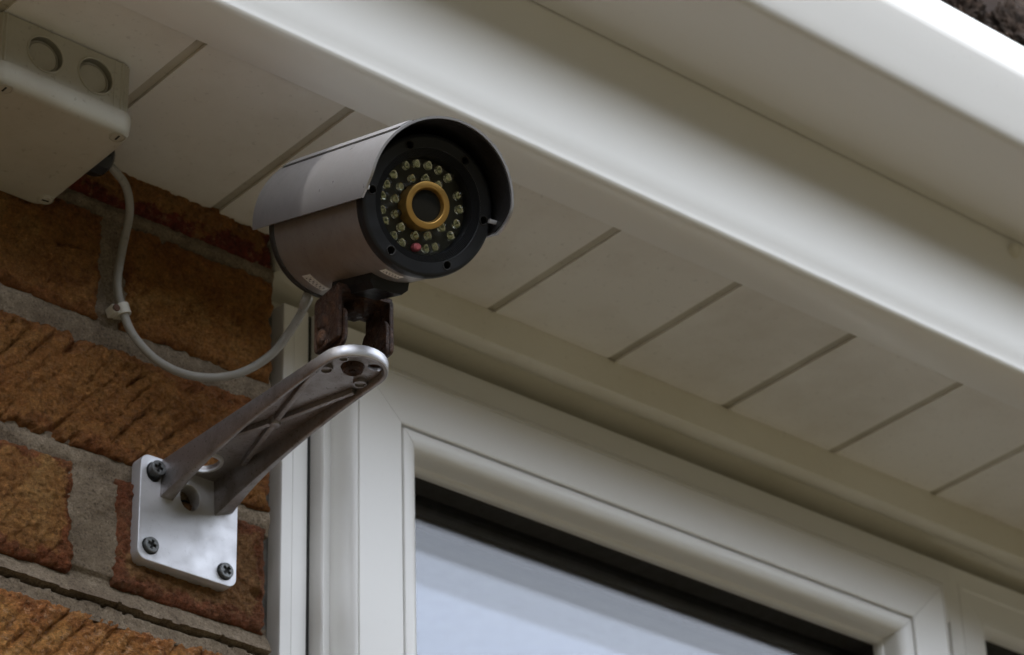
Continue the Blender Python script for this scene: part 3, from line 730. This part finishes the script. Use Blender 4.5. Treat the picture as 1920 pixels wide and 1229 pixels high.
for p in fl.data.polygons:
    wc = p.center+Vector((fl.location.x+bk.location.x, fl.location.y+bk.location.y, 0))
    if abs(p.normal.z) < .85 and (p.normal.x*(wc.x-AXC)+p.normal.y*min(0, wc.y-tipc)) > 0: p.material_index = 1
lw = outline(.0020)
slot = circle(AXC+.0095, tipc-.006, .0042, 20, ry=.0030)
holes = [circle(AXC, tipc, .0030, 20), slot, circle(AXC-.001, -.0230, .0072, 28, ry=.0088)]
web = plate('arm_web', lw, holes, .0022, frame(Vector((0, 0, ATOP-.0026)), (1, 0, 0), (0, 1, 0), (0, 0, 1)), 'arm', bk)
def bar(name, a, b_, wd, z0, z1, mat, parent, bev=.0004):
    a = Vector(a); b_ = Vector(b_); d = (b_-a); L = d.length; d.normalize(); nrm = Vector((-d.y, d.x))
    X = frame(Vector((a.x, a.y, 0)), (d.x, d.y, 0), (nrm.x, nrm.y, 0), (0, 0, 1))
    return box(name, 0, L, -wd/2, wd/2, z0, z1, mat, parent, bev, X)
wz = ATOP-.0026
mid = (AXC+.0005, -.083)
for a, b_ in (((AXC-.0145, -.040), mid), ((AXC+.0145, -.036), mid), ((AXC-.0145, -.137), mid), ((AXC+.0140, -.132), mid)):
    bar('rib', a, b_, .0030, wz-.0030, wz+.0004, 'arm', bk, .0009)
lathe('rib_boss', [(0, -.0042), (.0026, -.0040), (.0032, -.0030), (.0034, .0005)], Matrix.Translation((mid[0], mid[1], wz)), 'arm', bk, 20)
for cx, cy, rr_ in ((AXC-.0105, tipc+.008, .0036), (AXC-.0105, tipc-.006, .0030), (AXC+.0115, tipc+.009, .0036)):
    lathe('boss', [(0, -.0010), (rr_-.0011, -.0010), (rr_-.0009, -.0022), (rr_-.0002, -.0022), (rr_, -.0006), (rr_, .0004)], Matrix.Translation((cx, cy, wz)), 'arm', bk, 24)
lathe('hole_rim', [(.0074, .0002), (.0074, -.0012), (.0090, -.0012), (.0094, .0002)], Matrix.Translation((AXC-.001, -.0230, wz))@Matrix.Diagonal((1, 1.18, 1, 1)), 'silver', bk, 28)
lathe('tip_bolt', [(0, -.0030), (.0012, -.0030), (.0013, -.0022), (.0036, -.0034), (.0050, -.0026), (.0058, -.0008), (.0062, .0003)], Matrix.Translation((AXC, tipc, wz)), 'rust', bk, 24)
# rusty swivel yoke: two nested clevises with bolts
YC = Vector((AXC, -.1500, ATOP))
yk = Matrix.Translation(YC)@Matrix.Rotation(math.radians(-6), 4, 'Z')
plate('yoke_base', rrect(-.0145, .0145, -.0040, .0085, .002), [], .0024, yk@Matrix.Translation((0, 0, .0001)), 'rust', bk, .0005)
def ear(name, x, y0, y1, z0, z1, r, t, parent=bk):
    o = rrect(y0, y1, z0, z1, r, 5)
    return plate(name, o, [], t, yk@frame(Vector((x, 0, 0)), (0, 1, 0), (0, 0, 1), (1, 0, 0)), 'rust', parent, .0007)
for s_ in (-1, 1):
    ear('swivel_ear', s_*.0152-.0014, -.0115, .0115, .0040, .0354, .0030, .0028)
    ear('yoke_ear', s_*.0122-.0012, -.0125, .0105, .0008, .0235, .0060, .0024)
    for yy, zz in ((.0035, .0105), (.0030, .0190)):
        X = yk@frame(Vector((s_*.0166, yy, zz)), (0, 1, 0), (0, 0, s_), (s_, 0, 0))
        lathe('pivot_bolt', [(.0046, -.0006), (.0045, .0006), (.0040, .0013), (.0028, .0019), (.0012, .0022), (0, .0022)], X, 'rust', bk, 20)
box('swivel_bridge', -.0160, .0160, -.0113, .0113, .0328, .0358, 'rust', bk, .0007, yk)
lathe('lock_nut', [(0, .0262), (.0052, .0262), (.0058, .0268), (.0058, .0325), (.0048, .0331)], yk, 'rust', bk, 6, 20)

# ------------------------------------------------------------------ security camera
CO = Vector((-.0678208575651994, -.2279189737814593, 2.350204078320974))
ca = Vector((-.17233454724651065, -.9024145132229036, -.39490359602061104)); cr = Vector((.9817725797960832, -.1899746155562481, .005678644626943594)); cu_ = Vector((-.08014615016258464, -.3867268955851474, .9187050140524926))
CX = frame(CO, cr, cu_, ca)                    # local x right, y up, z towards what it watches
sc = empty('security_camera', CO-ca*.055-cu_*.042, 'dark silver bullet security camera with visor on a rusty swivel', 'camera')
LB = -.116
lathe('housing', [(.0300, LB+.004), (.0347, LB+.004), (.0350, LB+.0045), (.0350, -.0075), (.0330, -.0072)], CX, 'housing', sc, 96)
lathe('rear_cap', [(0, LB-.001), (.030, LB-.001), (.0340, LB), (.0358, LB+.0015), (.0358, LB+.0055), (.0350, LB+.0062), (.0345, LB+.0062)], CX, 'black_rubber', sc, 96)
bz = [(.0346, -.0074), (.0354, -.0070), (.0357, -.0050), (.0356, -.0025), (.0350, -.0006), (.0342, 0), (.0334, .0001), (.0333, -.0004)]
# face ring with a drilled outer band; ridged inner funnel
body_ring = lathe('bezel', bz, CX, 'black_plastic', sc, 96)
V = []; Fc = []; NA, NR = 360, 14
HC = [(.0308*math.cos(k*PI/3), .0308*math.sin(k*PI/3)) for k in range(6)]
for i in range(NA):
    for j in range(NR+1): r = .0285+(.0334-.0285)*j/NR; V.append((r*math.cos(2*PI*i/NA), r*math.sin(2*PI*i/NA), .0001))
for i in range(NA):
    for j in range(NR):
        q = i*(NR+1)+j; k = ((i+1) % NA)*(NR+1)+j
        cx = (V[q][0]+V[k+1][0])/2; cy = (V[q][1]+V[k+1][1])/2
        if min(math.hypot(cx-a, cy-b_) for a, b_ in HC) > .00205: Fc.append((q, k, k+1, q+1))
build('bezel_face', V, Fc, 'black_plastic', sc, 30, CX)
for a, b_ in HC:
    X = CX@Matrix.Translation((a, b_, 0))
    lathe('screw_hole', [(.0026, .0001), (.0025, .0004), (.0022, .0005), (.0019, .0003), (.0019, -.0055), (.0010, -.0055), (.0008, -.0062), (0, -.0062)], X, 'hole', sc, 18)
fun = [(.0286, -.0002)]
for k in range(6):
    a = .0284-k*.00062; h = -.0004-k*.00022
    fun += [(a, h), (a-.00026, h), (a-.00030, h-.0010), (a-.00056, h-.0010)]
fun += [(.0246, -.0022), (.0244, -.0032), (.0243, -.0100)]
lathe('ridged_funnel', fun, CX, 'black_plastic', sc, 96)
lathe('led_board', [(0, -.0098), (.0243, -.0098)], CX, 'black_pcb', sc, 64)
LED = [(-11.3, 18.4), (-6.1, 20.6), (.3, 21.4), (6.4, 20.6), (11.9, 18.0), (-17.3, 12.2), (-19.9, 6.6), (-20.9, .6), (-19.7, -6.3), (-17.3, -11.3), (-11.3, -17.2), (-6.5, -19.7), (6.7, -19.4), (11.2, -17.5), (18.4, -9.9), (20.6, -3.3), (20.8, 4.1), (18.6, 10.6), (-7.1, 12.8), (.2, 14.7), (-12.4, 7.4), (-14.2, .7), (-12.6, -6.5), (-8.4, -12.1), (-.1, -14.4), (6.8, -12.8), (13.2, -7.0), (7.4, 13.2)]
LD = [(.0000, .0052), (.0008, .0051), (.0015, .0046), (.0020, .0039), (.0022, .0030), (.0022, 0), (0, 0)]
LC = [(0, .0006), (.0003, .0007), (.0009, .0017), (.0011, .0017), (.0011, .0003)]
for x, y in LED:
    X = CX@Matrix.Translation((x/1000, y/1000, -.0097))@Matrix.Rotation(random.uniform(0, 6), 4, 'Z')@Matrix.Rotation(random.uniform(-.12, .12), 4, 'X')
    d = lathe('infrared_led', LD, X, 'led_dome', sc, 20, 50)
    lathe('reflector_cup', LC, X, 'cup', d, 10, 20)
X = CX@Matrix.Translation((.0010, -.0202, -.0097))
lathe('light_sensor', [(0, .0044), (.0012, .0042), (.0020, .0034), (.0022, .0022), (.0022, 0)], X, 'red_led', sc, 18)
lathe('lens_ring', [(.0119, -.0098), (.0119, -.0010), (.0117, -.0002), (.0113, 0), (.0090, -.0001), (.0087, -.0003), (.0079, -.0022), (.0078, -.0098)], CX, 'brass', sc, 64)
lathe('lens', [(0, -.0019), (.0030, -.00195), (.0055, -.0021), (.0072, -.00235), (.0079, -.0025)], CX, 'lens', sc, 48)
# visor: a long arched shield, black inside
VC = .0030; VRo, VRi = .0388, .0376
def arc(name, r1, r2, h0, h1, a0, a1, mat, seg=60, parent=sc, back=None):
    V = []; Fc = []
    for i in range(seg+1):
        t = math.radians(a0+(a1-a0)*i/seg); e = abs(2*i/seg-1)
        f0 = h0; f1 = h1-.010*max(0, (e-.80)/.20)**2
        for (r, h) in ((r2, f0), (r2, f1), (r1, f1), (r1, f0)): V.append((r*math.cos(t), VC+r*math.sin(t), h))
    for i in range(seg):
        for k in range(4): l = (k+1) % 4; Fc.append((i*4+k, (i+1)*4+k, (i+1)*4+l, i*4+l))
    Fc += [(0, 1, 2, 3), tuple(seg*4+k for k in range(4))]
    return build(name, V, Fc, mat, parent, 30, CX)
VF, VB = .0150, -.1310
vz = arc('visor', VRi, VRo, VB, VF, -14, 194, 'visor', 96)
arc('visor_lining', VRi-.0005, VRi-.0001, VB+.002, VF-.0012, -12, 192, 'visor_inside', 72, vz)
for a in (124, 43):
    arc('rail', VRo-.0002, VRo+.0008, VB+.004, VF-.0010, a, a+13, 'visor', 8, vz)
    for e in (a-1.2, a+13):
        arc('rail_seam', VRo-.0002, VRo+.0002, VB+.004, VF-.0010, e, e+1.2, 'black_rubber', 2, vz)
for s in (-1, 1):                              # little tabs pinching the visor to the bezel
    box('visor_clip', min(s*.0330, s*.0384), max(s*.0330, s*.0384), -.0008, .0012, .0002, .0022, 'silver', vz, .0003, CX)
# saddle foot
V = []; Fc = []; fw2, fz0, fz1, fb = .0105, -.077, -.030, -.0406
m_ = 8
for zf in (fz0, fz1):
    for i in range(m_+1):
        x = -fw2+2*fw2*i/m_; V.append((x, -math.sqrt(.0349**2-x*x)+.0006, zf))
    V += [(fw2, fb+.0030, zf), (fw2-.003, fb, zf), (-fw2+.003, fb, zf), (-fw2, fb+.0030, zf)]
n = m_+5
Fc = [tuple(range(n)), tuple(range(2*n-1, n-1, -1))]+[(i, (i+1) % n, n+(i+1) % n, n+i) for i in range(n)]
build('saddle_foot', V, Fc, 'black_plastic', sc, 30, CX)
def sticker(a0, a1, h0, h1):
    V = []; Fc = []; uv = []; m_ = 8
    for j, h in enumerate((h0, h1)):
        for i in range(m_+1):
            t = math.radians(a0+(a1-a0)*i/m_); V.append((.03530*math.cos(t), .03530*math.sin(t), h)); uv.append((i/m_, j))
    nb = len(V)
    V += [(.0349*v[0]/.03530, .0349*v[1]/.03530, v[2]) for v in V]; uv += uv
    for i in range(m_): Fc.append((i, i+1, m_+2+i, m_+1+i))
    for i in range(m_): Fc.append((i, i+1, nb+i+1, nb+i)); Fc.append((m_+1+i, m_+2+i, nb+m_+2+i, nb+m_+1+i))
    me = bpy.data.meshes.new('sticker'); me.from_pydata(V, [], Fc); ul = me.uv_layers.new(name='UVMap')
    for l in me.loops: ul.data[l.index].uv = uv[l.vertex_index]
    me.transform(CX); smooth(me, 40); return place(me, 'sticker', 'sticker', sc)
sticker(238, 260, -.099, -.0895)
sticker(252, 269, -.0200, -.0130)

# ------------------------------------------------------------------ cable and clip
rearp = CX@Vector((-.004, -.030, LB-.001))
pts = [Vector((BX1+.018, gy, gz)), Vector((BX1+.0235, gy, gz-.004))]
for px, py, y in ((236, 350, -.0300), (243, 400, -.0200), (230, 465, -.0085), (220, 530, -.0055), (230, 582, -.0055), (252, 632, -.0080), (300, 680, -.0130), (365, 706, -.0200), (440, 703, -.0290), (505, 668, -.0400), (548, 615, -.0520), (578, 562, -.0680)):
    pts.append(at(px, py, 1, y))
pts.append(rearp+Vector((-.002, .006, -.010))); pts.append(rearp+Vector((0, 0, .004)))
cb = tube('cable', catmull(pts, 8), .00235, 'cable')
cb['label'] = 'thin grey cable looping from the junction box to the security camera'; cb['category'] = 'cable'
cp = at(230, 582, 1, -.0055); d = (at(252, 632, 1, -.008)-at(220, 530, 1, -.0055)).normalized()
clip = empty('cable_clip', (cp.x, 0, cp.z), 'small white plastic clip nailing the grey cable to the brick', 'clip')
sx_ = Vector((0, -1, 0)).cross(d).normalized()
CXm = frame(cp, tuple(sx_), tuple(-(d.cross(sx_))), tuple(d))
CXm = frame(cp, tuple(sx_), tuple(d.cross(sx_)), tuple(d))
prof2 = []
for i in range(17):
    a = PI*i/16; prof2.append((.0040*math.cos(a), .0040*math.sin(a)))
fl = -1 if (CXm.to_3x3()@Vector((0, 1, 0))).y > 0 else 1
cprof = [(x, fl*y) for x, y in [(.0040, -.0050)]+prof2+[(-.0040, -.0050)]]
V = []; n = len(cprof)
for zz in (-.0030, .0030): V += [(x, y, zz) for x, y in cprof]
Fc = [tuple(range(n)), tuple(range(2*n-1, n-1, -1))]+[(i, (i+1) % n, n+(i+1) % n, n+i) for i in range(n)]
build('hoop', V, Fc, 'clip', clip, 40, CXm)
sd = 1 if (CXm.to_3x3()@Vector((1, 0, 0))).x < 0 else -1
bl = box('nail_block', min(sd*.0036, sd*.0078), max(sd*.0036, sd*.0078), min(fl*-.005, fl*.0022), max(fl*-.005, fl*.0022), -.0026, .0026, 'clip', clip, .0008, CXm)
lathe('nail', [(.0016, -.002), (.0022, .0003), (.0021, .0008), (.0012, .0011), (0, .0011)], frame(CXm@Vector((sd*.0058, fl*.0022, 0)), (1, 0, 0), (0, 0, 1), (0, -1, 0)), 'nail', clip, 14)
